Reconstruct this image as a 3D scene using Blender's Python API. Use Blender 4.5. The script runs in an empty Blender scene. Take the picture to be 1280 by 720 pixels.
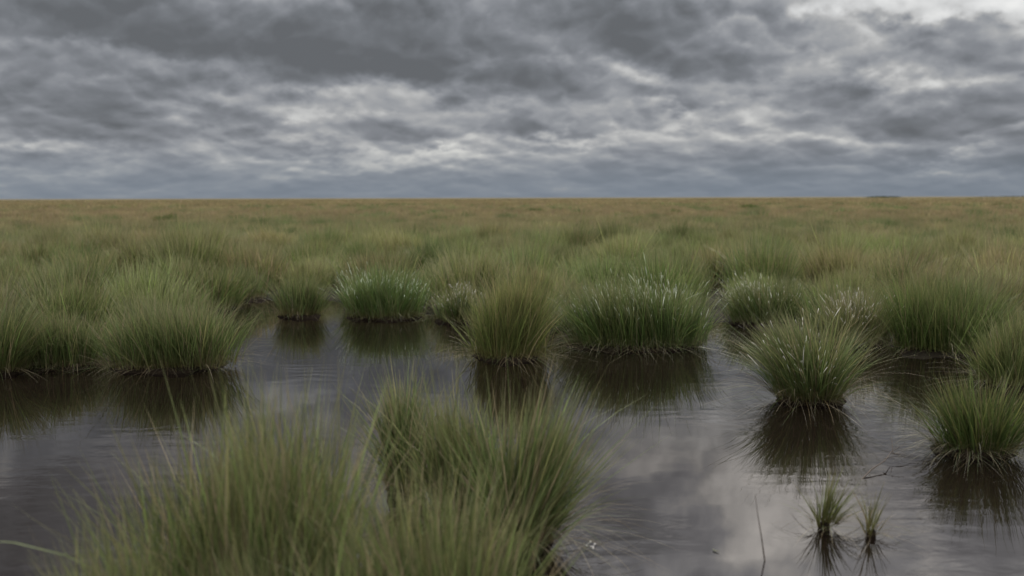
import bpy, math, random
import numpy as np
from mathutils import Vector

R = math.radians
rng = np.random.default_rng(7)
sc = bpy.context.scene
COL = sc.collection

# ------------------------------------------------------------------ camera
CAM_H = 1.35
F = 1108.0                      # focal length in pixels of a 1280 wide picture
PITCH = math.atan(113.0 / F)
cp, sp = math.cos(PITCH), math.sin(PITCH)

def ground(px, py, z=0.0):
    """the point of the marsh seen at a pixel of the photograph"""
    dx, dy = (px - 640) / F, -(py - 360) / F
    v = np.array([dx, cp + dy * sp, -sp + dy * cp])
    t = (z - CAM_H) / v[2]
    return v[0] * t, v[1] * t

cam_d = bpy.data.cameras.new('camera')
cam = bpy.data.objects.new('camera', cam_d)
COL.objects.link(cam)
cam.location = (0, 0, CAM_H)
cam.rotation_euler = (math.pi / 2 - PITCH, R(0.16), 0)
cam_d.sensor_width = 36
cam_d.lens = 36 * F / 1280
cam_d.clip_start = 0.05
cam_d.clip_end = 20000
cam_d.dof.use_dof = True
cam_d.dof.focus_distance = 6.3
cam_d.dof.aperture_fstop = 1.7
sc.camera = cam

# ------------------------------------------------------------------ node helper
class Tree:
    def __init__(self, nt):
        self.nt = nt
        nt.nodes.clear()
    def n(self, typ, **kw):
        nd = self.nt.nodes.new(typ)
        for k, v in kw.items():
            setattr(nd, k, v)
        return nd
    def put(self, sock, v):
        if v is None:
            return
        if hasattr(v, 'node'):
            self.nt.links.new(v, sock)
        else:
            sock.default_value = v
    def m(self, op, a, b=None, c=None, clamp=False):
        nd = self.n('ShaderNodeMath', operation=op, use_clamp=clamp)
        for i, v in enumerate((a, b, c)):
            self.put(nd.inputs[i], v)
        return nd.outputs[0]
    def vm(self, op, a, b=None, scale=None):
        nd = self.n('ShaderNodeVectorMath', operation=op)
        self.put(nd.inputs[0], a)
        if b is not None:
            self.put(nd.inputs[1], b)
        if scale is not None:
            self.put(nd.inputs['Scale'], scale)
        return nd.outputs['Value'] if op in ('DOT_PRODUCT', 'LENGTH') else nd.outputs[0]
    def noise(self, vec, scale, detail=4, rough=0.5, dist=0.0, color=False):
        nd = self.n('ShaderNodeTexNoise')
        self.put(nd.inputs['Vector'], vec)
        nd.inputs['Scale'].default_value = scale
        nd.inputs['Detail'].default_value = detail
        nd.inputs['Roughness'].default_value = rough
        nd.inputs['Distortion'].default_value = dist
        return nd.outputs['Color'] if color else nd.outputs['Fac']
    def puff(self, vec, scale, detail=2, rough=.45):
        nd = self.n('ShaderNodeTexVoronoi', feature='F1')
        self.put(nd.inputs['Vector'], vec)
        nd.inputs['Scale'].default_value = scale
        nd.inputs['Detail'].default_value = detail
        nd.inputs['Roughness'].default_value = rough
        return nd.outputs['Distance']
    def ramp(self, fac, stops, interp='LINEAR'):
        nd = self.n('ShaderNodeValToRGB')
        self.put(nd.inputs[0], fac)
        cr = nd.color_ramp
        cr.interpolation = interp
        while len(cr.elements) < len(stops):
            cr.elements.new(0.5)
        for e, (p, c) in zip(cr.elements, stops):
            e.position = p
            e.color = c if len(c) == 4 else (*c, 1)
        return nd.outputs[0]
    def mix(self, fac, a, b, blend='MIX'):
        nd = self.n('ShaderNodeMix', data_type='RGBA', blend_type=blend)
        self.put(nd.inputs[0], fac)
        self.put(nd.inputs[6], a)
        self.put(nd.inputs[7], b)
        return nd.outputs[2]
    def mr(self, v, a, b, c=0.0, d=1.0, smooth=True):
        nd = self.n('ShaderNodeMapRange', interpolation_type='SMOOTHSTEP' if smooth else 'LINEAR')
        self.put(nd.inputs[0], v)
        for i, x in enumerate((a, b, c, d)):
            nd.inputs[i + 1].default_value = x
        return nd.outputs[0]
    def xyz(self, x, y, z):
        nd = self.n('ShaderNodeCombineXYZ')
        for i, v in enumerate((x, y, z)):
            self.put(nd.inputs[i], v)
        return nd.outputs[0]
    def sep(self, v):
        nd = self.n('ShaderNodeSeparateXYZ')
        self.put(nd.inputs[0], v)
        return nd.outputs

# ------------------------------------------------------------------ sky
SUN_AZ, SUN_EL = R(24), R(44)
ZENITH = 5.6
BACK_FILL = 1.9
GLOW = 2.6

def az_el(px, py):
    dx, dy = (px - 640) / F, -(py - 360) / F
    v = np.array([dx, cp + dy * sp, -sp + dy * cp])
    return math.atan2(v[0], v[1]), math.asin(v[2] / np.linalg.norm(v))

# cloud masses of that day: (az, el as seen at px, py), half size in px, + thick / - thin
SKY_MASSES = [
    # the heavy dark deck overhead
    (330, 62, 250, 42, .30), (60, 5, 190, 50, .34), (560, 45, 170, 50, .20), (520, 92, 150, 20, .20),
    (250, 30, 240, 30, .10), (860, 62, 190, 40, .26), (870, 20, 120, 30, .12), (720, 20, 130, 26, .05),
    (110, 118, 110, 17, .28), (60, 155, 110, 14, .16), (150, 165, 80, 12, .10),
    (260, 190, 60, 14, .14), (400, 178, 40, 10, .14), (500, 172, 45, 10, .12),
    (1180, 140, 150, 18, .10), (1200, 180, 200, 26, .18), (900, 215, 250, 20, .12), (750, 112, 90, 18, .10),
    (1010, 100, 60, 12, .06), (900, 130, 90, 10, .08), (650, 150, 90, 14, .08),
    (1260, 30, 40, 16, .10), (1130, 62, 60, 10, .10), (280, 150, 120, 12, .08),
    # thin, bright gaps
    (150, 66, 120, 9, -.20), (230, 95, 90, 14, -.22), (420, 120, 150, 14, -.24), (330, 132, 120, 8, -.14),
    (685, 86, 40, 14, -.30), (800, 98, 45, 12, -.42), (600, 72, 30, 8, -.16),
    (1062, 16, 44, 13, -.50), (1170, 8, 55, 12, -.44), (1130, 36, 60, 9, -.18), (1240, 12, 50, 14, -.20), (1110, 2, 20, 8, .15),
    (1170, 98, 80, 11, -.30), (1100, 40, 40, 7, .20), (1200, 30, 50, 6, .16), (1040, 104, 60, 10, -.16), (880, 145, 50, 8, -.24), (840, 152, 26, 7, -.18),
    (700, 172, 70, 7, -.36), (550, 190, 34, 6, -.42), (470, 200, 130, 8, -.30), (380, 172, 60, 8, -.26),
    (990, 178, 70, 6, -.18), (1190, 210, 60, 4, -.20), (930, 110, 50, 12, -.18), (1010, 60, 60, 10, -.16),
    (60, 190, 40, 6, -.20), (70, 218, 200, 6, -.14), (270, 232, 200, 5, -.12),
    # above the frame, seen only mirrored in the pools
    (40, -200, 260, 60, .28), (430, -60, 260, 60, -.10), (100, -50, 200, 40, -.06), (760, -95, 130, 40, .02),
    (1010, -90, 140, 75, -.40), (1190, -14, 70, 26, -.55), (850, -190, 120, 55, .40), (1240, -190, 90, 60, .22), (770, -70, 90, 40, .12), (960, -130, 45, 50, -.30), (1160, -125, 120, 45, .30),
    (1120, -200, 180, 50, -.14), (980, -190, 60, 60, -.3),
]

def build_world():
    w = bpy.data.worlds.new('World')
    sc.world = w
    w.use_nodes = True
    t = Tree(w.node_tree)
    d = t.n('ShaderNodeTexCoord').outputs['Generated']
    x, y, z = t.sep(d)
    el = t.m('ARCSINE', z)
    az = t.m('ARCTAN2', x, y)
    zc = t.m('MAXIMUM', z, 0.0)
    # a flat cloud deck seen in perspective
    q = t.xyz(t.m('MULTIPLY', az, 3.7), t.m('MULTIPLY', t.m('LOGARITHM', t.m('ADD', zc, .09), math.e), 1.45),
              t.m('MULTIPLY', t.m('SIGN', y), 3.0))
    warp = t.noise(q, 1.6, 2, .5, color=True)
    qw = t.vm('ADD', q, t.vm('SCALE', t.vm('SUBTRACT', warp, (.5, .5, .5)), scale=.22))
    # direction-space wobble for the masses
    wob = t.noise(q, 2.6, 6, .6, color=True)
    wob = t.vm('MULTIPLY', t.vm('SUBTRACT', wob, (.5, .5, .5)), (.22, .13, 0))
    ae = t.vm('ADD', t.xyz(az, el, 0.0), wob)
    acc = None
    for px, py, sx, sy, amp in SKY_MASSES:
        a0, e0 = az_el(px, py)
        v = t.vm('MULTIPLY', t.vm('SUBTRACT', ae, (a0, e0, 0)), (F / sx, F / sy, 0))
        g = t.m('EXPONENT', t.m('MULTIPLY', t.vm('DOT_PRODUCT', v, v), -.7))
        acc = t.m('MULTIPLY_ADD', g, amp, acc if acc is not None else 0.0)
    big = t.noise(qw, 1.3, 2, .5)
    mid = t.noise(qw, 3.3, 6, .49)
    lump_w = t.vm('ADD', qw, t.vm('SCALE', t.vm('SUBTRACT', t.noise(qw, 9, 4, .6, color=True), (.5, .5, .5)), scale=.10))
    puff = t.puff(lump_w, 3.0)
    # relief: clouds are lighter on the side that faces the hidden sun (up and right)
    mid_b = t.noise(t.vm('ADD', qw, (.02, .045, 0)), 3.3, 6, .49)
    puff_b = t.puff(t.vm('ADD', lump_w, (.012, .055, 0)), 3.0)
    relief = t.m('ADD', t.m('MULTIPLY', t.m('SUBTRACT', mid_b, mid), .9), t.m('MULTIPLY', t.m('SUBTRACT', puff, puff_b), .95))
    T = t.m('MULTIPLY_ADD', t.m('SUBTRACT', big, .5), .20, .47)
    T = t.m('MULTIPLY_ADD', t.m('SUBTRACT', mid, .5), .52, T)
    T = t.m('MULTIPLY_ADD', t.m('SUBTRACT', puff, .42), -.36, T)
    T = t.m('MULTIPLY_ADD', acc, 1.6, T)
    T = t.m('ADD', relief, T)
    T = t.m('MULTIPLY_ADD', t.m('TANH', t.m('MULTIPLY', t.m('SUBTRACT', T, .46), 1.35)), .50, .575)
    T = t.m('MULTIPLY_ADD', t.m('SUBTRACT', mid, .5), .22, T)
    T = t.m('MULTIPLY_ADD', relief, .30, T)
    bright = t.ramp(T, [
        (.0, (.80, .79, .765)), (.17, (.52, .52, .515)), (.32, (.365, .372, .38)),
        (.46, (.282, .294, .315)), (.62, (.212, .224, .246)), (.82, (.155, .166, .182)), (1.0, (.118, .126, .137))])
    # blue-grey murk low over the horizon
    low = t.mr(el, 0.0, .068, 1, 0)
    bright = t.mix(t.m('MULTIPLY', low, .82), bright, (.175, .208, .250, 1))
    # brighter towards the zenith, as overcast skies are
    zen = t.mr(el, R(12.5), R(62), 1.0, ZENITH)
    # the sun stands behind the cloud deck, out of the picture up to the right
    sd = (math.sin(SUN_AZ) * math.cos(SUN_EL), math.cos(SUN_AZ) * math.cos(SUN_EL), math.sin(SUN_EL))
    glow = t.m('POWER', t.m('MAXIMUM', t.vm('DOT_PRODUCT', d, sd), 0.0), 9.0)
    glow = t.m('MULTIPLY_ADD', t.m('MULTIPLY', glow, t.mr(el, R(10), R(22))), GLOW, 1.0)
    # sky behind the camera raised, an added fill for the tussock fronts
    back = t.mr(y, .15, -.55, 1.0, BACK_FILL)
    bright = t.mix(t.mr(el, R(12), R(17)), bright, t.vm('MULTIPLY', bright, (1.06, 1.0, .95)))
    bright = t.vm('SCALE', bright, scale=t.m('MULTIPLY', t.m('MULTIPLY', zen, glow), back))
    # a little clear Nishita sky through the thinnest gaps
    sky = t.n('ShaderNodeTexSky', sky_type='NISHITA')
    sky.sun_disc = False
    sky.sun_elevation = SUN_EL
    sky.sun_rotation = SUN_AZ
    thin = t.mr(T, .30, .05, 0, .12)
    bg1 = t.n('ShaderNodeBackground')
    t.put(bg1.inputs[0], bright)
    bg1.inputs[1].default_value = 1.0
    bg2 = t.n('ShaderNodeBackground')
    t.put(bg2.inputs[0], sky.outputs[0])
    bg2.inputs[1].default_value = 0.08
    ms = t.n('ShaderNodeMixShader')
    t.put(ms.inputs[0], thin)
    t.put(ms.inputs[1], bg1.outputs[0])
    t.put(ms.inputs[2], bg2.outputs[0])
    out = t.n('ShaderNodeOutputWorld')
    t.put(out.inputs[0], ms.outputs[0])
    w.cycles.sampling_method = 'MANUAL'
    w.cycles.sample_map_resolution = 512

build_world()

sun_d = bpy.data.lights.new('sun', 'SUN')
sun_d.energy = 1.5
sun_d.angle = R(18)
sun_d.color = (1.0, .95, .88)
sun = bpy.data.objects.new('sun', sun_d)
COL.objects.link(sun)
sv = Vector((math.sin(SUN_AZ) * math.cos(SUN_EL), math.cos(SUN_AZ) * math.cos(SUN_EL), math.sin(SUN_EL)))
sun.rotation_euler = sv.to_track_quat('Z', 'Y').to_euler()
sun.location = (0, 0, 50)

# ------------------------------------------------------------------ materials
def new_mat(name):
    m = bpy.data.materials.new(name)
    m.use_nodes = True
    return m, Tree(m.node_tree)

def mat_blade(name='grass_blade', transl=.38, rough=.5, spec=.35):
    m, t = new_mat(name)
    at = t.n('ShaderNodeAttribute', attribute_name='col', attribute_type='GEOMETRY').outputs['Color']
    tint = t.n('ShaderNodeObjectInfo').outputs['Color']
    c = t.mix(1.0, at, tint, 'MULTIPLY')
    p = t.n('ShaderNodeBsdfPrincipled')
    t.put(p.inputs['Base Color'], c)
    p.inputs['Roughness'].default_value = rough
    p.inputs['Specular IOR Level'].default_value = spec
    tr = t.n('ShaderNodeBsdfTranslucent')
    t.put(tr.inputs[0], c)
    ms = t.n('ShaderNodeMixShader')
    ms.inputs[0].default_value = transl
    t.put(ms.inputs[1], p.outputs[0])
    t.put(ms.inputs[2], tr.outputs[0])
    o = t.n('ShaderNodeOutputMaterial')
    t.put(o.inputs[0], ms.outputs[0])
    return m

def mat_simple(name, stops, scale, rough=.9, bump=.3, spec=.3):
    m, t = new_mat(name)
    co = t.n('ShaderNodeTexCoord').outputs['Object']
    nz = t.noise(co, scale, 6, .6)
    c = t.ramp(nz, stops)
    p = t.n('ShaderNodeBsdfPrincipled')
    t.put(p.inputs['Base Color'], c)
    p.inputs['Roughness'].default_value = rough
    p.inputs['Specular IOR Level'].default_value = spec
    b = t.n('ShaderNodeBump')
    b.inputs['Strength'].default_value = bump
    b.inputs['Distance'].default_value = .02
    t.put(b.inputs['Height'], t.noise(co, scale * 3, 5, .6))
    t.put(p.inputs['Normal'], b.outputs[0])
    o = t.n('ShaderNodeOutputMaterial')
    t.put(o.inputs[0], p.outputs[0])
    return m

M_BLADE = mat_blade()
M_PEAT = mat_simple('wet_peat', [(.3, (.006, .0045, .003)), (.7, (.018, .013, .008))], 25, .95, .6, .08)
M_TWIG = mat_simple('dead_stem', [(.3, (.03, .022, .016)), (.7, (.07, .055, .04))], 40, .8, .2)
M_FOAM = mat_simple('pale_foam', [(.3, (.42, .41, .38)), (.7, (.60, .59, .56))], 60, .3, .05)
M_LEAF = mat_simple('fallen_leaf', [(.3, (.03, .042, .014)), (.7, (.055, .055, .022))], 40, .5, .1)

def mat_ground():
    m, t = new_mat('bog_ground')
    g = t.n('ShaderNodeNewGeometry').outputs['Position']
    x, y, z = t.sep(g)
    rad = t.vm('LENGTH', t.xyz(x, y, 0.0))
    moss = t.ramp(t.noise(g, 1.5, 6, .6), [(.3, (.008, .006, .004)), (.55, (.014, .012, .007)), (.75, (.018, .020, .009))])
    p1 = t.noise(t.vm('MULTIPLY', g, (.012, .030, 0)), 1.0, 6, .62)
    p2 = t.noise(t.vm('MULTIPLY', g, (.10, .22, 0)), 1.0, 6, .65)
    pm = t.m('ADD', t.m('MULTIPLY', p1, .6), t.m('MULTIPLY', p2, .4))
    moor = t.ramp(pm, [(.33, (.066, .066, .032)), (.46, (.098, .084, .047)), (.60, (.115, .092, .055)), (.72, (.095, .077, .049))])
    c = t.mix(t.mr(rad, 30, 120), moss, moor)
    p = t.n('ShaderNodeBsdfPrincipled')
    t.put(p.inputs['Base Color'], c)
    p.inputs['Roughness'].default_value = .95
    p.inputs['Specular IOR Level'].default_value = .1
    b = t.n('ShaderNodeBump')
    b.inputs['Strength'].default_value = .6
    b.inputs['Distance'].default_value = .15
    t.put(b.inputs['Height'], t.noise(g, 3.0, 5, .65))
    t.put(p.inputs['Normal'], b.outputs[0])
    o = t.n('ShaderNodeOutputMaterial')
    t.put(o.inputs[0], p.outputs[0])
    return m

def mat_water():
    m, t = new_mat('peat_water')
    g = t.n('ShaderNodeNewGeometry').outputs['Position']
    c = t.ramp(t.noise(g, .8, 3, .5), [(.3, (.0042, .0027, .0021)), (.7, (.0066, .0044, .0035))])
    p = t.n('ShaderNodeBsdfPrincipled')
    t.put(p.inputs['Base Color'], c)
    p.inputs['Roughness'].default_value = .012
    p.inputs['IOR'].default_value = 1.48
    p.inputs['Specular IOR Level'].default_value = .5
    # slow swell plus patches of little wind ripples
    swell = t.noise(t.vm('MULTIPLY', g, (1.0, 1.6, 1)), 1.1, 2, .5, .4)
    wave = t.n('ShaderNodeTexWave', wave_type='BANDS', bands_direction='Y', wave_profile='SIN')
    t.put(wave.inputs['Vector'], g)
    wave.inputs['Scale'].default_value = 1.9
    wave.inputs['Distortion'].default_value = 7.0
    wave.inputs['Detail'].default_value = 3
    wave.inputs['Detail Scale'].default_value = 1.3
    rip = t.noise(t.vm('MULTIPLY', g, (1.0, 2.6, 1)), 7.0, 3, .5, .8)
    patch = t.mr(t.noise(g, .8, 2, .5), .45, .62)
    h = t.m('MULTIPLY', swell, .0012)
    h = t.m('MULTIPLY_ADD', t.m('MULTIPLY', wave.outputs[1], patch), .0004, h)
    h = t.m('MULTIPLY_ADD', t.m('MULTIPLY', rip, t.m('MULTIPLY_ADD', patch, .98, .02)), .0008, h)
    b = t.n('ShaderNodeBump')
    b.inputs['Strength'].default_value = 1.0
    b.inputs['Distance'].default_value = 1.0
    t.put(b.inputs['Height'], h)
    t.put(p.inputs['Normal'], b.outputs[0])
    o = t.n('ShaderNodeOutputMaterial')
    t.put(o.inputs[0], p.outputs[0])
    return m

# ------------------------------------------------------------------ mesh helpers
def np_mesh(name, verts, quads, mat, cols=None, smooth=False):
    me = bpy.data.meshes.new(name)
    verts = np.ascontiguousarray(verts, dtype=np.float32)
    quads = np.ascontiguousarray(quads, dtype=np.int32)
    k = quads.shape[1]
    me.vertices.add(len(verts))
    me.vertices.foreach_set('co', verts.ravel())
    me.loops.add(quads.size)
    me.loops.foreach_set('vertex_index', quads.ravel())
    me.polygons.add(len(quads))
    me.polygons.foreach_set('loop_start', np.arange(0, quads.size, k, dtype=np.int32))
    if smooth:
        me.polygons.foreach_set('use_smooth', np.ones(len(quads), dtype=bool))
    me.update(calc_edges=True)
    if cols is not None:
        a = me.attributes.new('col', 'FLOAT_COLOR', 'POINT')
        c4 = np.ones((len(verts), 4), dtype=np.float32)
        c4[:, :3] = cols
        a.data.foreach_set('color', c4.ravel())
    me.materials.append(mat)
    return me

def link(name, me, parent=None, loc=(0, 0, 0)):
    o = bpy.data.objects.new(name, me)
    COL.objects.link(o)
    o.location = loc
    if parent is not None:
        o.parent = parent
    return o

def tag(o, label=None, cat=None, group=None, kind=None):
    if label: o['label'] = label
    if cat: o['category'] = cat
    if group: o['group'] = group
    if kind: o['kind'] = kind
    return o

GREEN = np.array([.096, .132, .041])
DEEP = np.array([.058, .086, .025])
OLIVE = np.array([.150, .145, .056])
STRAW = np.array([.290, .245, .150])
RUST = np.array([.150, .108, .045])
BROWN = np.array([.075, .052, .028])

def strips(base, dirs, length, sag, width, segs, side, colf, club=False):
    """curved tapering grass blades -> vertices, quads, colours"""
    n = len(base)
    t = np.linspace(0, 1, segs + 1)[None, :, None]
    p = base[:, None, :] + dirs[:, None, :] * length[:, None, None] * t + sag[:, None, :] * (t ** 2.2)
    prof = (0.75 + .5 * t - 1.17 * t ** 2.2)
    if club:
        prof = prof * (t < .7) + .6 * (t >= .7)
    hw = np.maximum(prof, .06) * width[:, None, None] * .5
    l = p - side[:, None, :] * hw
    r = p + side[:, None, :] * hw
    v = np.stack([l, r], axis=2).reshape(n, -1, 3)
    c = colf(t)                                   # (n, segs+1, 3)
    c = np.repeat(c[:, :, None, :], 2, axis=2).reshape(n, -1, 3)
    nv = 2 * (segs + 1)
    q1 = np.array([[2 * i, 2 * i + 1, 2 * i + 3, 2 * i + 2] for i in range(segs)])
    q = (np.arange(n)[:, None, None] * nv + q1[None]).reshape(-1, 4)
    return v.reshape(-1, 3), q, c.reshape(-1, 3)

def sm(a, b, t):
    x = np.clip((t - a) / (b - a), 0, 1)
    return x * x * (3 - 2 * x)

def blade_colours(n, g, straw_tip, base_rust, rng, dead=0.0):
    mixv = rng.random((n, 1, 1))
    body = GREEN * (1 - mixv) + DEEP * mixv
    ol = (rng.random((n, 1, 1)) < .22) * .8
    body = body * (1 - ol) + OLIVE * ol
    body = body * (1 - g) + OLIVE * g
    body = body * np.exp(rng.normal(0, .38, (n, 1, 1)))
    tipm = rng.uniform(.4, 1.0, (n, 1, 1)) * straw_tip
    start = rng.uniform(.45, .8, (n, 1, 1))
    isdead = (rng.random((n, 1, 1)) < dead)
    deadc = (STRAW * rng.uniform(.55, 1.1, (n, 1, 1))) * .8 + RUST * .2
    br = base_rust * rng.uniform(.4, 1, (n, 1, 1))
    def f(t):
        tip = sm(0, 1, (t - start) / (1.02 - start)) * tipm
        c = body * (1 - tip) + STRAW * tip
        b = (1 - sm(.03, .28, t)) * br
        c = c * (1 - b) + RUST * b
        return np.where(isdead, deadc * (1 - .35 * b), c)
    return f

def make_blades(rx, ry, h, n, rng, segs=5, width=.0035, fan=.55, droop=.12, lean=(0, 0), z0=.03,
                straw=.6, olive=0.0, rust=.6, dead=.08, hvar=.28, dome=.22, pale=False, strayf=.06):
    a = rng.uniform(0, 2 * np.pi, n)
    u = np.sqrt(rng.random(n))
    # lumpy plan outline: the tussock is several shoots grown together
    ph = rng.uniform(0, 6.28, 4)
    lump = 1 + .10 * np.sin(2 * a + ph[0]) + .08 * np.sin(3 * a + ph[1]) + .05 * np.sin(5 * a + ph[2])
    bx, by = np.cos(a) * u * lump, np.sin(a) * u * lump
    # shoots stand in little bundles with gaps between them
    nb = max(6, n // 34)
    ba, bu = rng.uniform(0, 2 * np.pi, nb), np.sqrt(rng.random(nb))
    bi = rng.integers(0, nb, n)
    cx, cy = (np.cos(ba) * bu)[bi], (np.sin(ba) * bu)[bi]
    bx, by = bx * .36 + cx * .72 + rng.normal(0, .03, n), by * .36 + cy * .72 + rng.normal(0, .03, n)
    a = np.arctan2(by, bx)
    rxx = bx * rx
    ryy = by * ry
    base = np.stack([rxx, ryy, np.full(n, z0) + .04 * (1 - u ** 2) - .02 * rng.random(n)], 1)
    rr = np.sqrt(bx ** 2 + by ** 2)
    tilt = .55 * fan * (rr ** 2.2) * rng.uniform(.6, 1.25, n)
    jit = rng.normal(0, .07 + .05 * rr[:, None], (n, 2))
    # neighbouring blades comb the same way
    ca, cb = rng.uniform(0, 6.28, 2)
    swx = .10 * np.sin(rxx * 9 + ca + ryy * 5)
    swy = .10 * np.sin(ryy * 9 + cb - rxx * 6)
    d = np.stack([np.cos(a) * tilt + jit[:, 0] + lean[0] + swx, np.sin(a) * tilt + jit[:, 1] + lean[1] + swy, np.ones(n)], 1)
    d /= np.linalg.norm(d, axis=1)[:, None]
    tuft = rng.normal(0, .20, nb)[bi]
    d = d + .07 * np.stack([rng.normal(0, 1, nb)[bi], rng.normal(0, 1, nb)[bi], np.zeros(n)], 1)
    d /= np.linalg.norm(d, axis=1)[:, None]
    L = 1.03 * h * (1 - dome * rr ** 2 + tuft * .6) * (1 - 1.5 * hvar * rng.random(n) + .10 * (rng.random(n) < .06))
    lop = rng.uniform(0, 6.28)
    L = L * (1 + .16 * (bx * np.cos(lop) + by * np.sin(lop)))
    L = np.maximum(L, h * .35)
    stray = rng.random(n) < strayf
    d[stray, :2] += np.stack([np.cos(a), np.sin(a)], 1)[stray] * rng.uniform(.15, .7, (stray.sum(), 1))
    d /= np.linalg.norm(d, axis=1)[:, None]
    L = np.where(stray, L * rng.uniform(1.0, 1.2, n), L)
    out = np.stack([d[:, 0], d[:, 1], np.zeros(n)], 1)
    outn = np.linalg.norm(out, axis=1)[:, None] + 1e-6
    k = droop * rng.uniform(.2, 1.8, n) * (0.35 + rr)
    k = np.where(rng.random(n) < .06, k + rng.uniform(.1, .5, n), k)
    sag = out / outn * (L * k)[:, None] + np.array([0, 0, -1.0]) * (L * k * .55)[:, None]
    th = rng.uniform(0, np.pi, n)
    side = np.stack([np.cos(th), np.sin(th), np.zeros(n)], 1)
    w = width * 1.5 * rng.uniform(.5, 1.4, n)
    cf = blade_colours(n, olive, straw, rust, rng, dead)
    if pale:  # light glints painted into the blade colour as white ends
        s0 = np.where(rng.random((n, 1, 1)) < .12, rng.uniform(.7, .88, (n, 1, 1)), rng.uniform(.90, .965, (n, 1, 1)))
        glint_white = np.array([.84, .82, .76]) * rng.uniform(.45, 1.1, (n, 1, 1))
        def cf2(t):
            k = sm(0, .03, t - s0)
            return cf(t) * (1 - k) + glint_white * k
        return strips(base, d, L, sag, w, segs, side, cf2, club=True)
    return strips(base, d, L, sag, w, segs, side, cf)

def make_skirt(rx, ry, h, n, rng, width=.0035, segs=6, z0=.06, drowned=False):
    """dead, arched blades that hang from the rim towards the water"""
    a = rng.uniform(-np.pi, 0, n) if drowned else rng.uniform(0, 2 * np.pi, n)
    e = rng.uniform(.75, 1.02, n)
    base = np.stack([np.cos(a) * rx * e, np.sin(a) * ry * e, np.full(n, z0)], 1)
    up = rng.uniform(.12, 1.1, n)
    a2 = a + rng.normal(0, .35, n)
    d = np.stack([np.cos(a2), np.sin(a2), up], 1)
    d /= np.linalg.norm(d, axis=1)[:, None]
    L = h * rng.uniform(.3, .95, n)
    top = z0 + d[:, 2] * L
    sag = np.stack([np.cos(a2) * L * .15, np.sin(a2) * L * .15, -np.minimum(L * rng.uniform(.25, .75, n), top - .004)], 1)
    th = rng.uniform(0, np.pi, n)
    side = np.stack([np.cos(th), np.sin(th), np.zeros(n)], 1)
    w = width * rng.uniform(.6, 1.2, n)
    tone = rng.uniform(.35, 1.15, (n, 1, 1))
    pick = rng.random((n, 1, 1))
    if drowned:
        d[:, 2] *= .35
        L = h * rng.uniform(.35, 1.0, n)
        top = z0 + d[:, 2] * L
        sag[:, 2] = -np.maximum(top - rng.uniform(.003, .012, n), 0)
        sag[:, :2] = rng.normal(0, .07, (n, 2))
    c0 = np.where(pick < .55, STRAW * .75, np.where(pick < .8, RUST, GREEN * 1.1)) * tone
    return strips(base, d, L, sag, w, segs, side, lambda t: c0 * (.75 + .25 * t))

def make_mound(rx, ry, top, rng, depth=.22):
    """the dark peaty stool the blades grow from"""
    na, nr = 28, 7
    ph = rng.uniform(0, 6.28, 5)
    vs, qs = [], []
    for i in range(nr):
        f = i / (nr - 1)
        for j in range(na):
            a = 2 * math.pi * j / na
            lump = 1 + .10 * math.sin(2 * a + ph[0]) + .08 * math.sin(3 * a + ph[1]) + .06 * math.sin(7 * a + ph[2]) + .04 * math.sin(11 * a + ph[3])
            if f < .6:
                r = f / .6 * .98
                z = top * (1 - (r ** 3) * .45)
            else:
                g = (f - .6) / .4
                r = .98 + .06 * math.sin(g * 3.0)
                z = top * .55 - g * (top * .55 + depth)
            r *= lump if i else 1
            z += .012 * math.sin(5 * a + i + ph[4]) * (0 < f < .8)
            vs.append((math.cos(a) * rx * r, math.sin(a) * ry * r, z))
    for i in range(nr - 1):
        for j in range(na):
            qs.append((i * na + j, i * na + (j + 1) % na, (i + 1) * na + (j + 1) % na, (i + 1) * na + j))
    return np.array(vs), np.array(qs)

# ------------------------------------------------------------------ setting: ground and water
POOL_PX = [(-420, 452), (-30, 470), (280, 442), (268, 395), (285, 376), (330, 374), (400, 376), (415, 371), (428, 388), (545, 392), (562, 400),
           (600, 402), (690, 420), (715, 412), (890, 412), (908, 398), (935, 412), (1010, 428), (1110, 430), (1130, 452),
           (1235, 450), (1290, 462), (1500, 470)]
POOL = [ground(*p) for p in POOL_PX] + [(6.0, 1.0), (5.0, -4.0), (-5.0, -4.0), (-5.5, 1.0)]
POOL = np.array(POOL)

def pool_sdf(x, y):
    """signed distance to the pool edge, negative over water"""
    x, y = np.asarray(x, float), np.asarray(y, float)
    d2 = np.full(x.shape, 1e18)
    inside = np.zeros(x.shape, bool)
    n = len(POOL)
    for i in range(n):
        ax, ay = POOL[i]
        bx, by = POOL[(i + 1) % n]
        ex, ey = bx - ax, by - ay
        t = np.clip(((x - ax) * ex + (y - ay) * ey) / (ex * ex + ey * ey), 0, 1)
        d2 = np.minimum(d2, (x - ax - t * ex) ** 2 + (y - ay - t * ey) ** 2)
        c = (ay > y) != (by > y)
        with np.errstate(divide='ignore', invalid='ignore'):
            xi = ex * (y - ay) / (ey if ey != 0 else 1e-12) + ax
        inside ^= c & (x < xi)
    d = np.sqrt(d2)
    return np.where(inside, -d, d)

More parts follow.
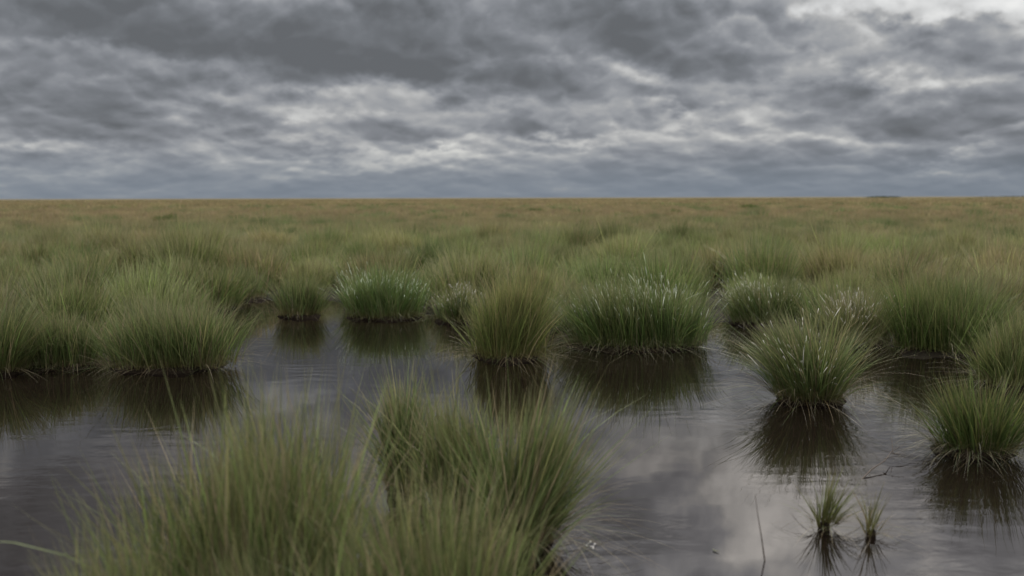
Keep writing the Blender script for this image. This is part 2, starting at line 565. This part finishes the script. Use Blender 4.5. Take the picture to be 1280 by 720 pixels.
def build_ground():
    na = 300
    radii = np.concatenate([[0.02], np.linspace(.4, 16, 64), 16 * (7500 / 16) ** (np.linspace(0, 1, 80)[1:])])
    a = np.arange(na) * 2 * np.pi / na
    rr, aa = np.meshgrid(radii, a, indexing='ij')
    x, y = rr * np.sin(aa), rr * np.cos(aa)
    d = pool_sdf(x, y)
    z = np.where(d > 0, .035 * np.clip(d / .25, 0, 1), -.30 * np.clip(-d / .3, 0, 1))
    z = z + np.where(d > .1, .03 * np.sin(x * 2.1 + 1.3 * np.sin(y * 1.1)) * np.sin(y * 1.7), 0) * np.clip(1 - rr / 60, 0, 1)
    z = np.where(d > .1, np.maximum(z, .012), z)
    # slight undulation far out
    far = np.clip((rr - 120) / 600, 0, 1)
    z = z + far * (.35 * np.sin(x * .011 + 2) * np.sin(y * .007 + 1) - .10)
    v = np.stack([x, y, z], 2).reshape(-1, 3)
    nr = len(radii)
    i, j = np.meshgrid(np.arange(nr - 1), np.arange(na), indexing='ij')
    j2 = (j + 1) % na
    q = np.stack([i * na + j, (i + 1) * na + j, (i + 1) * na + j2, i * na + j2], 2).reshape(-1, 4)
    me = np_mesh('ground', v, q[:, ::-1], mat_ground(), smooth=True)
    tag(link('ground', me), kind='structure')

build_ground()
wv = np.array([(-14, -5, 0), (14, -5, 0), (14, 15, 0), (-14, 15, 0)], float)
tag(link('water', np_mesh('water', wv, np.array([[0, 1, 2, 3]]), mat_water())), kind='structure')

# ------------------------------------------------------------------ tussocks standing in the pool
def tussock(label, x0, x1, yb, yt, n=2600, group=None, seed=1, depth=.8, base_frac=.90, tips=0, skirt=70,
            width=.0036, fan=.55, droop=.12, lean=(0, 0), straw=.6, olive=0., rust=.6, dead=.08, dome=.22,
            hvar=.28, tint=(1, 1, 1), mound=.04, pos=None, rad=None, height=None, name='grass_tussock', cat='grass tussock', segs=5, strayf=.06, drown=0, mound_frac=.96):
    r = np.random.default_rng(seed)
    if pos is None:
        gx, gy = ground((x0 + x1) / 2, yb)
        dist = math.hypot(gy, CAM_H)
        rx = (x1 - x0) / 2 * dist / F * base_frac
        ry = rx * depth
        gy += ry
        h = (yb - yt) * dist / F * 1.0
    else:
        gx, gy = pos
        rx, ry = rad
        h = height
    root = bpy.data.objects.new(name, None)
    COL.objects.link(root)
    root.location = (gx, gy, 0)
    root.empty_display_size = .2
    tag(root, label, cat, group)
    ch = []
    v, q, c = make_blades(rx, ry, h, n, r, segs, width, fan, droop, lean, mound * .6, straw, olive, rust, dead, hvar, dome, strayf=strayf)
    ch.append(link('green_foliage', np_mesh('green_foliage', v, q, M_BLADE, c), root))
    if skirt:
        v, q, c = make_skirt(rx, ry, h, int(skirt * 1.7), r, width, z0=mound)
        ch.append(link('dead_foliage', np_mesh('dead_foliage', v, q, M_BLADE, c), root))
    if drown:
        v, q, c = make_skirt(rx, ry, h, drown, r, width * .8, 7, mound * .7, drowned=True)
        ch.append(link('drowned_foliage', np_mesh('drowned_foliage', v, q, M_BLADE, c), root))
    if tips:  # extra blades that carry the painted glints
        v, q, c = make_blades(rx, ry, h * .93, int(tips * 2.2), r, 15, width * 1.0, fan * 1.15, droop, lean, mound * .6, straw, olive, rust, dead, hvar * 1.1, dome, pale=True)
        ch.append(link('painted_glint_foliage', np_mesh('painted_glint_foliage', v, q, M_BLADE, c), root))
    v, q = make_mound(rx * mound_frac, ry * mound_frac, mound, r)
    ch.append(link('root_mound', np_mesh('root_mound', v, q, M_PEAT, smooth=True), root))
    for o in ch:
        o.color = (*tint, 1)
    return root

POOLG = 'grass tussocks standing in the dark pool'
FRONT = 'tall blurred grass tussocks at the front of the pool'
placed = []     # (root, rx)
def P(*a, **k):
    o = tussock(*a, **k)
    placed.append(o)
    return o

P('rounded green tussock in the pool between the drooping edge one and the broad one', 10, 112, 463, 394, 2300, POOLG, 11, straw=.55, rust=.4, skirt=110)
P('broad yellow-green tussock joined to a smaller one on its left, dark water before it', 95, 290, 466, 386, 4600, POOLG, 12, drown=60, depth=.5, base_frac=.9,
  straw=.55, rust=.75, skirt=170, fan=.42, dome=.03, strayf=.09)
P('short dense tussock at the back corner of the pool behind the broad one', 245, 330, 377, 330, 1500, POOLG, 13, straw=.6, rust=.9, skirt=60)
P('small square-set green tussock at the back of the pool with clear reflection', 338, 404, 398, 345, 1500, POOLG, 14, base_frac=.86, straw=.5, rust=.9, skirt=60, fan=.35, dome=.1)
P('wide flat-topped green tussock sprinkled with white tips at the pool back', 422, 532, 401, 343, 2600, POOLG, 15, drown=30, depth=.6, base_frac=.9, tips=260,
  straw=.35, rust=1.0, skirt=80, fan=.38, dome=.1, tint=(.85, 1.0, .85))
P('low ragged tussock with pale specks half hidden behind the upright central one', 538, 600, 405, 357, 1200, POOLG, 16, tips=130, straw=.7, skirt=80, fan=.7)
P('upright column-shaped yellow-green tussock in the middle of the pool', 580, 690, 454, 350, 3200, POOLG, 17, drown=40, depth=.85, base_frac=.90, fan=.35, straw=.5,
  olive=.15, rust=.5, dome=.2, skirt=110, tint=(1.08, 1.05, .9))
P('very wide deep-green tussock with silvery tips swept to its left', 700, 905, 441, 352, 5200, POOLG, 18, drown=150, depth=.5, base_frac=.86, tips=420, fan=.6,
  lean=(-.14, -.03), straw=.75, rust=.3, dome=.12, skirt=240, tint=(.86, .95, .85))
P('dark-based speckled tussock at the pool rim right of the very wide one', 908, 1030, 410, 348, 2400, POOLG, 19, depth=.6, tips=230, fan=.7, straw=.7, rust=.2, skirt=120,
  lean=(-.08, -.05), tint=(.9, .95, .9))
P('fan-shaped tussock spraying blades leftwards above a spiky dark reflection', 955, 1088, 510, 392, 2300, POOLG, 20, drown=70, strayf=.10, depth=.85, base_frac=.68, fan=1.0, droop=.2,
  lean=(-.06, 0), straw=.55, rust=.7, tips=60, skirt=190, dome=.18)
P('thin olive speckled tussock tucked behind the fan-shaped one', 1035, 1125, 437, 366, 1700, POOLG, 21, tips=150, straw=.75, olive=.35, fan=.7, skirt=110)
P('big domed green tussock at the right with a black shadowed base', 1118, 1300, 447, 345, 4600, POOLG, 22, drown=70, depth=.6, base_frac=.88, fan=.7, straw=.55, rust=.25,
  skirt=130, tint=(.9, .95, .82), dome=.2)
P('dark spiky tussock in the pool at the lower right with thin straw blades', 1168, 1304, 578, 478, 950, POOLG, 23, drown=90, strayf=.16, depth=.8, base_frac=.72, fan=.8, droop=.10, straw=.45,
  rust=.1, skirt=220, dead=.14, tint=(.66, .70, .58))
P('bushy green tussock cut by the right edge above the dark spiky one', 1238, 1340, 492, 405, 2400, POOLG, 24, fan=.6, straw=.5, skirt=90, olive=.15, tint=(.92, .95, .85))
P('drooping tussock cut by the left edge beside the first rounded one', -75, 22, 470, 372, 2200, POOLG, 25, fan=.75, droop=.25, straw=.6, skirt=120, tint=(.85, .85, .8))
P('thin wisp of olive blades in the open water beside a smaller wisp', 995, 1072, 668, 602, 110, POOLG, 26, tint=(.72, .70, .62), drown=14, mound_frac=.45, base_frac=.40, fan=2.4, strayf=.2, straw=.5, skirt=40, mound=.025,
  width=.0036, olive=.3)
P('smaller sparse wisp of pale blades beside the olive wisp', 1055, 1128, 676, 620, 52, POOLG, 27, tint=(.72, .68, .6), drown=12, mound_frac=.45, base_frac=.36, fan=2.4, lean=(.12, 0), strayf=.25, straw=.9, skirt=26, mound=.02, olive=.5, width=.003)
# front of the picture
P('small front tussock with brown thatched base behind the tall blurred grass', 462, 548, 632, 503, 1400, FRONT, 31, base_frac=.62, fan=.4, straw=.45, rust=.9, skirt=170, dead=.14, mound=.09)
P('front tussock throwing long dark blades out to the right over open water', 585, 715, 694, 508, 1900, FRONT, 32, base_frac=.60, depth=.9, fan=.45, strayf=.26, droop=.05, straw=.45, rust=.7,
  skirt=150, dead=.14, segs=6, lean=(.08, 0), hvar=.48)
P('upright straw-mixed front tussock between the brown thatched one and the long-bladed one', 525, 625, 668, 508, 2200, FRONT, 37, base_frac=.75, depth=.9, fan=.25, droop=.05, straw=.45, rust=.9,
  skirt=110, dead=.14, segs=6, olive=.12, hvar=.48)
P('tall wispy front tussock, largest of the blurred ones at bottom left', 0, 0, 0, 0, 3600, FRONT, 33, pos=(-.82, 2.72), rad=(.37, .34), height=.67, fan=.22, droop=.05, dome=.06, strayf=.16, straw=.45, rust=.4, skirt=120,
  dead=.14, segs=6, width=.0036, olive=.12, hvar=.48)
P('blurred front tussock between the largest one and the brown thatched one', 0, 0, 0, 0, 2200, FRONT, 34, pos=(-.60, 2.30), rad=(.27, .25), height=.40, fan=.22, droop=.05, dome=.06, strayf=.16, straw=.45, rust=.5, skirt=80, dead=.14,
  segs=6, width=.0036, olive=.12, hvar=.48)
P('blurred front tussock at the bottom edge below the straw-mixed one', 0, 0, 0, 0, 2300, FRONT, 35, pos=(-.22, 2.50), rad=(.24, .24), height=.50, fan=.20, droop=.05, dome=.06, strayf=.16, straw=.45, rust=.6, skirt=80, dead=.14,
  segs=6, width=.0036, olive=.12, hvar=.48)
P('sparse blurred tussock lowest at the left of the front grass', 0, 0, 0, 0, 1500, FRONT, 36, pos=(-1.02, 2.2), rad=(.22, .22), height=.47, fan=.35, droop=.06, straw=.45, rust=.4, skirt=60, dead=.14, segs=6, strayf=.01,
  width=.0036, olive=.12, hvar=.45)

# ------------------------------------------------------------------ dark rushes, stems and twigs
def rush(label, px, yb, wpx, hpx, seed):
    r = np.random.default_rng(seed)
    gx, gy = ground(px, yb)
    k = gy / F
    rx, h = wpx / 2 * k, hpx * k * 1.1
    v, q, c = make_blades(rx, rx * .7, h, 900, r, 3, max(.006, .35 * k), .5, .1, (0, 0), .02, .15, 0, .1, .03, .25, .2)
    o = link('rush_clump', np_mesh('rush_clump', v, q, M_BLADE, c), None, (gx, gy, 0))
    o.color = (.78, .86, .68, 1)
    tag(o, label, 'rush clump', 'dark rush clumps dotted over the far field')
    return o
for lab, px, yb, w_, h_ in [
    ('small dark rush clump near the horizon above the upright central tussock', 667, 269, 34, 9),
    ('flat dark rush clump near the horizon, right of the picture middle', 934, 265, 30, 8),
    ('dark rush clump just left below the flat one near the horizon', 842, 272, 26, 9),
    ('broad dark rush clump in the right field above the big domed tussock', 1166, 309, 52, 18),
    ('darkest rush clump of all, close to the right picture edge', 1262, 342, 46, 26),
    ('dark rush clump in the left field above the broad yellow-green tussock', 204, 281, 38, 13),
    ('dim low rush clump in the field above the glint-tipped tussock', 553, 280, 44, 9),
    ('small dim rush clump at the far left of the field', 32, 292, 34, 12),
    ('faint rush clump above the very wide silvery tussock', 795, 282, 36, 10),
    ('faint greenish rush clump in the right field below the flat dark one', 985, 290, 40, 11)]:
    rush(lab, px, yb, w_, h_, int(px))

def tube(path, rad, k=6):
    path = np.array(path, float)
    vs, qs = [], []
    for i, p in enumerate(path):
        d = path[min(i + 1, len(path) - 1)] - path[max(i - 1, 0)]
        d /= np.linalg.norm(d)
        e1 = np.cross(d, [.2, .3, 1.0]); e1 /= np.linalg.norm(e1)
        e2 = np.cross(d, e1)
        f = rad * (1 - .75 * i / (len(path) - 1))
        for j in range(k):
            a = 2 * math.pi * j / k
            vs.append(p + (e1 * math.cos(a) + e2 * math.sin(a)) * f)
    for i in range(len(path) - 1):
        for j in range(k):
            qs.append((i * k + j, i * k + (j + 1) % k, (i + 1) * k + (j + 1) % k, (i + 1) * k + j))
    return np.array(vs), np.array(qs)

gx, gy = ground(956, 702)
v, q = tube([(0, 0, -.06), (-.004, 0, 0), (-.016, .01, .09), (-.030, .015, .17), (-.042, .015, .25)], .0035)
tag(link('reed_stalk', np_mesh('reed_stalk', v, q, M_TWIG, smooth=True), None, (gx, gy, 0)), 'single dark leaning stem rising from the open water at lower right', 'stem')
gx, gy = ground(1075, 601)
ex, ey = ground(1124, 571)
root = bpy.data.objects.new('dead_twig', None)
COL.objects.link(root)
root.location = (gx, gy, 0)
tag(root, 'thin forked dead twig lying over the water left of the dark spiky tussock', 'twig')
ux, uy = ex - gx, ey - gy
v, q = tube([(-.02, -.02, -.01), (ux * .25, uy * .25, .02), (ux * .55, uy * .5, .035), (ux * .8, uy * .85, .04), (ux * 1.1, uy * 1.05, .06)], .004)
link('twig_stem', np_mesh('twig_stem', v, q, M_TWIG, smooth=True), root)
for f0, dx, dy, dz in ((.55, .10, -.02, .02), (.8, .03, .10, .07), (.8, .10, .0, -.02)):
    b0 = np.array([ux * f0, uy * f0, .035])
    v, q = tube([b0, b0 + np.array([dx, dy, dz]) * .5 + np.array([0, 0, .008]), b0 + np.array([dx, dy, dz])], .0022)
    link('twig_branch', np_mesh('twig_branch', v, q, M_TWIG, smooth=True), root)
for lab, px, py, ang, l in [('short yellow-green grass scrap floating beside the leaning stem', 892, 690, 2.2, .032)]:
    gx, gy = ground(px, py)
    c_, s_ = math.cos(ang), math.sin(ang)
    n_ = 6
    vs = []
    for i in range(n_):
        f = i / (n_ - 1) - .5
        wd = .0042 * (1 - (2 * f) ** 2) + .0004
        z = .0035 + .004 * f * f
        for sgn in (-1, 1):
            for zz in (0, .0012):
                vs.append((c_ * f * l - s_ * wd * sgn + .02 * f * f, s_ * f * l + c_ * wd * sgn, z + zz))
    qs = []
    for i in range(n_ - 1):
        a_, b_ = i * 4, (i + 1) * 4
        for m_, k_ in ((0, 2), (2, 3), (3, 1), (1, 0)):
            qs.append((a_ + m_, a_ + k_, b_ + k_, b_ + m_))
    qs += [(0, 1, 3, 2), ((n_ - 1) * 4, (n_ - 1) * 4 + 2, (n_ - 1) * 4 + 3, (n_ - 1) * 4 + 1)]
    tag(link('floating_leaf', np_mesh('floating_leaf', np.array(vs), np.array(qs), M_LEAF), None, (gx, gy, 0)), lab, 'leaf')

def foam(px, py, n, spread, seed):
    r = np.random.default_rng(seed)
    gx, gy = ground(px, py)
    V, Q = [], []
    for i in range(n):
        cx, cy, rad = r.normal(0, spread), r.normal(0, spread * .7), r.uniform(.002, .0045)
        k = len(V)
        for a_, (rr, zz) in enumerate(((1.0, .0005), (.85, .55), (.4, .9), (.02, 1.0))):
            for j in range(8):
                an = 2 * math.pi * j / 8
                V.append((cx + math.cos(an) * rad * rr, cy + math.sin(an) * rad * rr, .001 + rad * zz * .8))
        for a_ in range(3):
            for j in range(8):
                Q.append((k + a_ * 8 + j, k + a_ * 8 + (j + 1) % 8, k + a_ * 8 + 8 + (j + 1) % 8, k + a_ * 8 + 8 + j))
    o = link('foam', np_mesh('foam', np.array(V), np.array(Q), M_FOAM, smooth=True), None, (gx, gy, 0))
    tag(o, kind='stuff')
foam(738, 683, 10, .022, 9)

# low woods on the right-hand skyline
def treeline(x0, x1, dist, seed):
    r = np.random.default_rng(seed)
    n = 900
    px = r.uniform(x0, x1, n)
    x = (px - 640) / F * dist
    hh = 2.3 * (.5 + .5 * np.sin((px - x0) / (x1 - x0) * math.pi)) * r.uniform(.5, 1.2, n)
    base = np.stack([x, np.full(n, dist) + r.uniform(-20, 20, n), hh * r.uniform(-.2, .6, n)], 1)
    d = np.stack([r.normal(0, .5, n), r.normal(0, .5, n), np.ones(n)], 1)
    d /= np.linalg.norm(d, axis=1)[:, None]
    th = r.normal(0, .5, n)
    side = np.stack([np.cos(th), np.sin(th), np.zeros(n)], 1)
    tone = np.array([.045, .055, .030]) * r.uniform(.6, 1.4, (n, 1, 1))
    v, q, c = strips(base, d, hh * .5, np.zeros((n, 3)), np.full(n, 1.6), 2, side, lambda t: tone * (1 + 0 * t))
    o = link('treeline', np_mesh('treeline', v, q, M_BLADE, c))
    tag(o, kind='stuff')
treeline(1084, 1118, 1500, 3)
treeline(1215, 1400, 1400, 4)

# ------------------------------------------------------------------ tussocks of the field behind
NVAR = 9
VAR = []
for i in range(NVAR):
    r = np.random.default_rng(100 + i)
    rx, ry, h = r.uniform(.34, .52), r.uniform(.32, .46), r.uniform(.48, .74)
    straw = [.75, .9, .6, 1, .8, .95, .7, .9, .55][i]
    fan = r.uniform(.45, .75)
    v, q, c = make_blades(rx, ry, h, 1500, r, 4, .0060, fan, .12, (r.normal(0, .04), r.normal(0, .04)), .04, straw,
                          [.1, .3, .0, .5, .2, .35, .1, .6, .0][i], .3, .14, .30, .22)
    g = np_mesh('field_green_foliage', v, q, M_BLADE, c)
    v, q, c = make_skirt(rx, ry, h * 1.2, 70, r, .005, 4)
    dd = np_mesh('field_dead_foliage', v, q, M_BLADE, c)
    v, q = make_mound(rx * .9, ry * .9, .07, r, .1)
    mm = np_mesh('field_root_mound', v, q, M_PEAT, smooth=True)
    VAR.append((g, dd, mm, max(rx, ry)))

def green_patch(x, y):
    """broad patches where the field is greener or more bleached"""
    return (np.sin(x * .31 + 1.7 * np.sin(y * .13)) + np.sin(y * .27 + x * .11 + 2.1) + .8 * np.sin(x * .83 + y * .55 + .4)) / 2.8

def tint_for(x, y, r):
    s = float(green_patch(x, y)) * 1.2 + r.normal(0, .6) + .05
    dist = math.hypot(x, y)
    warm = np.clip((dist - 9) / 22, 0, 1)
    k = np.clip(.5 + .5 * s, 0, 1)
    # k = 1 green, 0 bleached
    c = np.array([1.08, 1.02, .98]) * (1 - k) + np.array([.76, .98, .74]) * k
    c = c * (1 - warm * .4) + np.array([1.22, 1.0, 1.03]) * warm * .5
    return c * math.exp(r.normal(0, .16)), k

taken = []
for o in placed:
    bb = [c for c in o.children if c.name.startswith('root_mound')][0]
    rx = bb.data.vertices[28 * 5].co.x
    taken.append((o.location.x, o.location.y, max(.15, .75 * float(max(v.co.x for v in bb.data.vertices)))))

fr = np.random.default_rng(5)
spots = []
def poisson(rmin, rmax, amax, spacing, tries, pts_fixed, r):
    cell = spacing
    grid = {}
    pts = []
    for _ in range(tries):
        a = r.uniform(-amax, amax)
        d = math.sqrt(r.uniform(rmin ** 2, rmax ** 2))
        x, y = d * math.sin(a), d * math.cos(a)
        gx, gy = int(x // cell), int(y // cell)
        ok = True
        for i in (-1, 0, 1):
            for j in (-1, 0, 1):
                for (px, py) in grid.get((gx + i, gy + j), ()):
                    if (px - x) ** 2 + (py - y) ** 2 < spacing ** 2:
                        ok = False
                        break
        if not ok:
            continue
        for (px, py, pr) in pts_fixed:
            if (px - x) ** 2 + (py - y) ** 2 < (pr + .40) ** 2:
                ok = False
                break
        if ok:
            grid.setdefault((gx, gy), []).append((x, y))
            pts.append((x, y))
    return pts

R_IND = 21.5
cand = poisson(6.3, R_IND, R(34), .80, 16000, taken, fr)
sd = pool_sdf(np.array([c[0] for c in cand]), np.array([c[1] for c in cand]))
cand = [c for c, s in zip(cand, sd) if s > .12]
cand.sort(key=lambda c: math.hypot(*c))

LAND = [(o.location.x, o.location.y, nm) for o, nm in zip(placed, [
    'the rounded left tussock', 'the broad yellow-green pool tussock', 'the short tussock at the pool corner', 'the small square-set tussock',
    'the flat glint-tipped tussock', 'the ragged specked tussock', 'the upright column-shaped tussock', 'the very wide silvery tussock',
    'the dark-based speckled tussock', None, 'the thin olive tussock', 'the big domed tussock', None, None, None])]
LAND = [l for l in LAND if l[2]]
ORD = ['first', 'second', 'third', 'fourth', 'fifth', 'sixth']
count = {}
proto = {}
n_ind = 0
for (x, y) in cand:
    if abs(math.atan2(x, y)) > R(31.8):
        continue
    if n_ind >= 272:
        break
    n_ind += 1
    i = int(fr.integers(NVAR))
    tint, k = tint_for(x, y, fr)
    look = 'deep green' if k > .72 else 'olive green' if k > .42 else 'straw-tipped' if k > .2 else 'bleached tan'
    az = math.atan2(x, y)
    lm = min(LAND, key=lambda l: abs(math.atan2(l[0], l[1]) - az))
    dist = math.hypot(x, y)
    cn = count[(lm[2], look)] = count.get((lm[2], look), 0) + 1
    if cn <= 4 and dist < 17:
        lab = f'{ORD[cn - 1]} {look} tussock straight behind {lm[2]}'
    else:
        lab = f'small distant {look} tussock merging into the dense field of grass'
    s = fr.uniform(.82, 1.2)
    rz = fr.uniform(0, 6.28)
    if i in proto:
        src = proto[i]
        root = src.copy()
        COL.objects.link(root)
        for chd in src.children:
            c = chd.copy()
            COL.objects.link(c)
            c.parent = root
            c.color = (*tint, 1)
    else:
        root = bpy.data.objects.new('grass_tussock', None)
        COL.objects.link(root)
        for nm, me in zip(('green_foliage', 'dead_foliage', 'root_mound'), VAR[i][:3]):
            c = link(nm, me, root)
            c.color = (*tint, 1)
        proto[i] = root
    root.location = (x, y, .0)
    root.rotation_euler = (0, 0, rz)
    root.scale = (s, s, s * fr.uniform(.88, 1.12))
    tag(root, lab, 'grass tussock', 'grass tussocks growing densely in the field')
    spots.append((x, y, .4))
rest = cand[n_ind:] if n_ind >= 272 else []
rest = [c for c in cand if not any(abs(c[0] - s[0]) < 1e-6 and abs(c[1] - s[1]) < 1e-6 for s in spots)]

# ------------------------------------------------------------------ the rest of the field: one mass of grass
def field_stuff():
    V, Q, C = [], [], []
    off = 0
    r = np.random.default_rng(77)
    def ring(pts, nb, width, segs, h0, rad0):
        nonlocal off
        pts = np.array(pts)
        N = len(pts)
        gp = green_patch(pts[:, 0], pts[:, 1]) + r.normal(0, .55, N) + .2
        dist = np.hypot(pts[:, 0], pts[:, 1])
        n = N * nb
        idx = np.repeat(np.arange(N), nb)
        hs = (h0 * r.uniform(.78, 1.15, N))[idx]
        rs = (rad0 * r.uniform(.75, 1.25, N))[idx]
        a = r.uniform(0, 2 * np.pi, n)
        u = np.sqrt(r.random(n))
        base = np.stack([pts[idx, 0] + np.cos(a) * u * rs, pts[idx, 1] + np.sin(a) * u * rs, np.full(n, .02)], 1)
        tilt = .6 * u ** 1.5
        d = np.stack([np.cos(a) * tilt + r.normal(0, .12, n), np.sin(a) * tilt + r.normal(0, .12, n), np.ones(n)], 1)
        d /= np.linalg.norm(d, axis=1)[:, None]
        L = hs * (1 - .25 * u ** 2) * (1 - .3 * r.random(n) ** 1.4)
        k = .14 * r.uniform(.2, 1.8, n) * (.3 + u)
        out = d.copy(); out[:, 2] = 0
        out /= np.linalg.norm(out, axis=1)[:, None] + 1e-6
        sag = out * (L * k)[:, None] + np.array([0, 0, -1.0]) * (L * k * .55)[:, None]
        th = r.normal(0, .7, n)
        side = np.stack([np.cos(th), np.sin(th), np.zeros(n)], 1)
        w = width * r.uniform(.6, 1.3, n)
        f = blade_colours(n, .25, .95, .2, r, .24)
        kk = np.clip(.5 + .5 * gp, 0, 1)
        tint = np.array([1.08, 1.02, .98])[None] * (1 - kk[:, None]) + np.array([.74, .95, .76])[None] * kk[:, None]
        warm = np.clip((dist - 8) / 50, 0, 1)[:, None] * .8
        tint = tint * (1 - warm) + np.array([1.10, .90, .92])[None] * warm
        dark = (r.random((N, 1)) < .09) & (dist[:, None] < 160)
        tint = np.where(dark, np.array([.60, .80, .60])[None], tint)
        hs = hs * (1 + .22 * dark[idx, 0])
        L = L * (1 + .22 * dark[idx, 0])
        tint = (tint * np.exp(r.normal(0, .17, (N, 1))))[idx][:, None, :]
        v, q, c = strips(base, d, L, sag, w, segs, side, lambda t: np.clip(f(t) * tint, 0, .5))
        V.append(v); Q.append(q + off); C.append(c)
        off += len(v)
    if rest:
        ring(rest, 380, .008, 3, .56, .42)
    ring(poisson(R_IND, 48, R(36), .80, 30000, [], r), 240, .011, 3, .56, .44)
    ring(poisson(48, 110, R(35), 1.25, 40000, [], r), 110, .03, 2, .56, .70)
    ring(poisson(110, 330, R(34), 3.2, 40000, [], r), 46, .10, 2, .58, 1.7)
    ring(poisson(330, 1000, R(33), 12, 30000, [], r), 40, .34, 2, .60, 6.0)
    me = np_mesh('field_grass', np.concatenate(V), np.concatenate(Q), M_BLADE, np.concatenate(C))
    o = link('grass', me)
    tag(o, kind='stuff')
    o['label'] = 'far marsh grass merging into brown moor towards the horizon'
field_stuff()

vs = sc.view_settings
vs.view_transform = 'Standard'
vs.look = 'None'
vs.exposure = 0.12
vs.gamma = 1.0
vs.use_curve_mapping = False
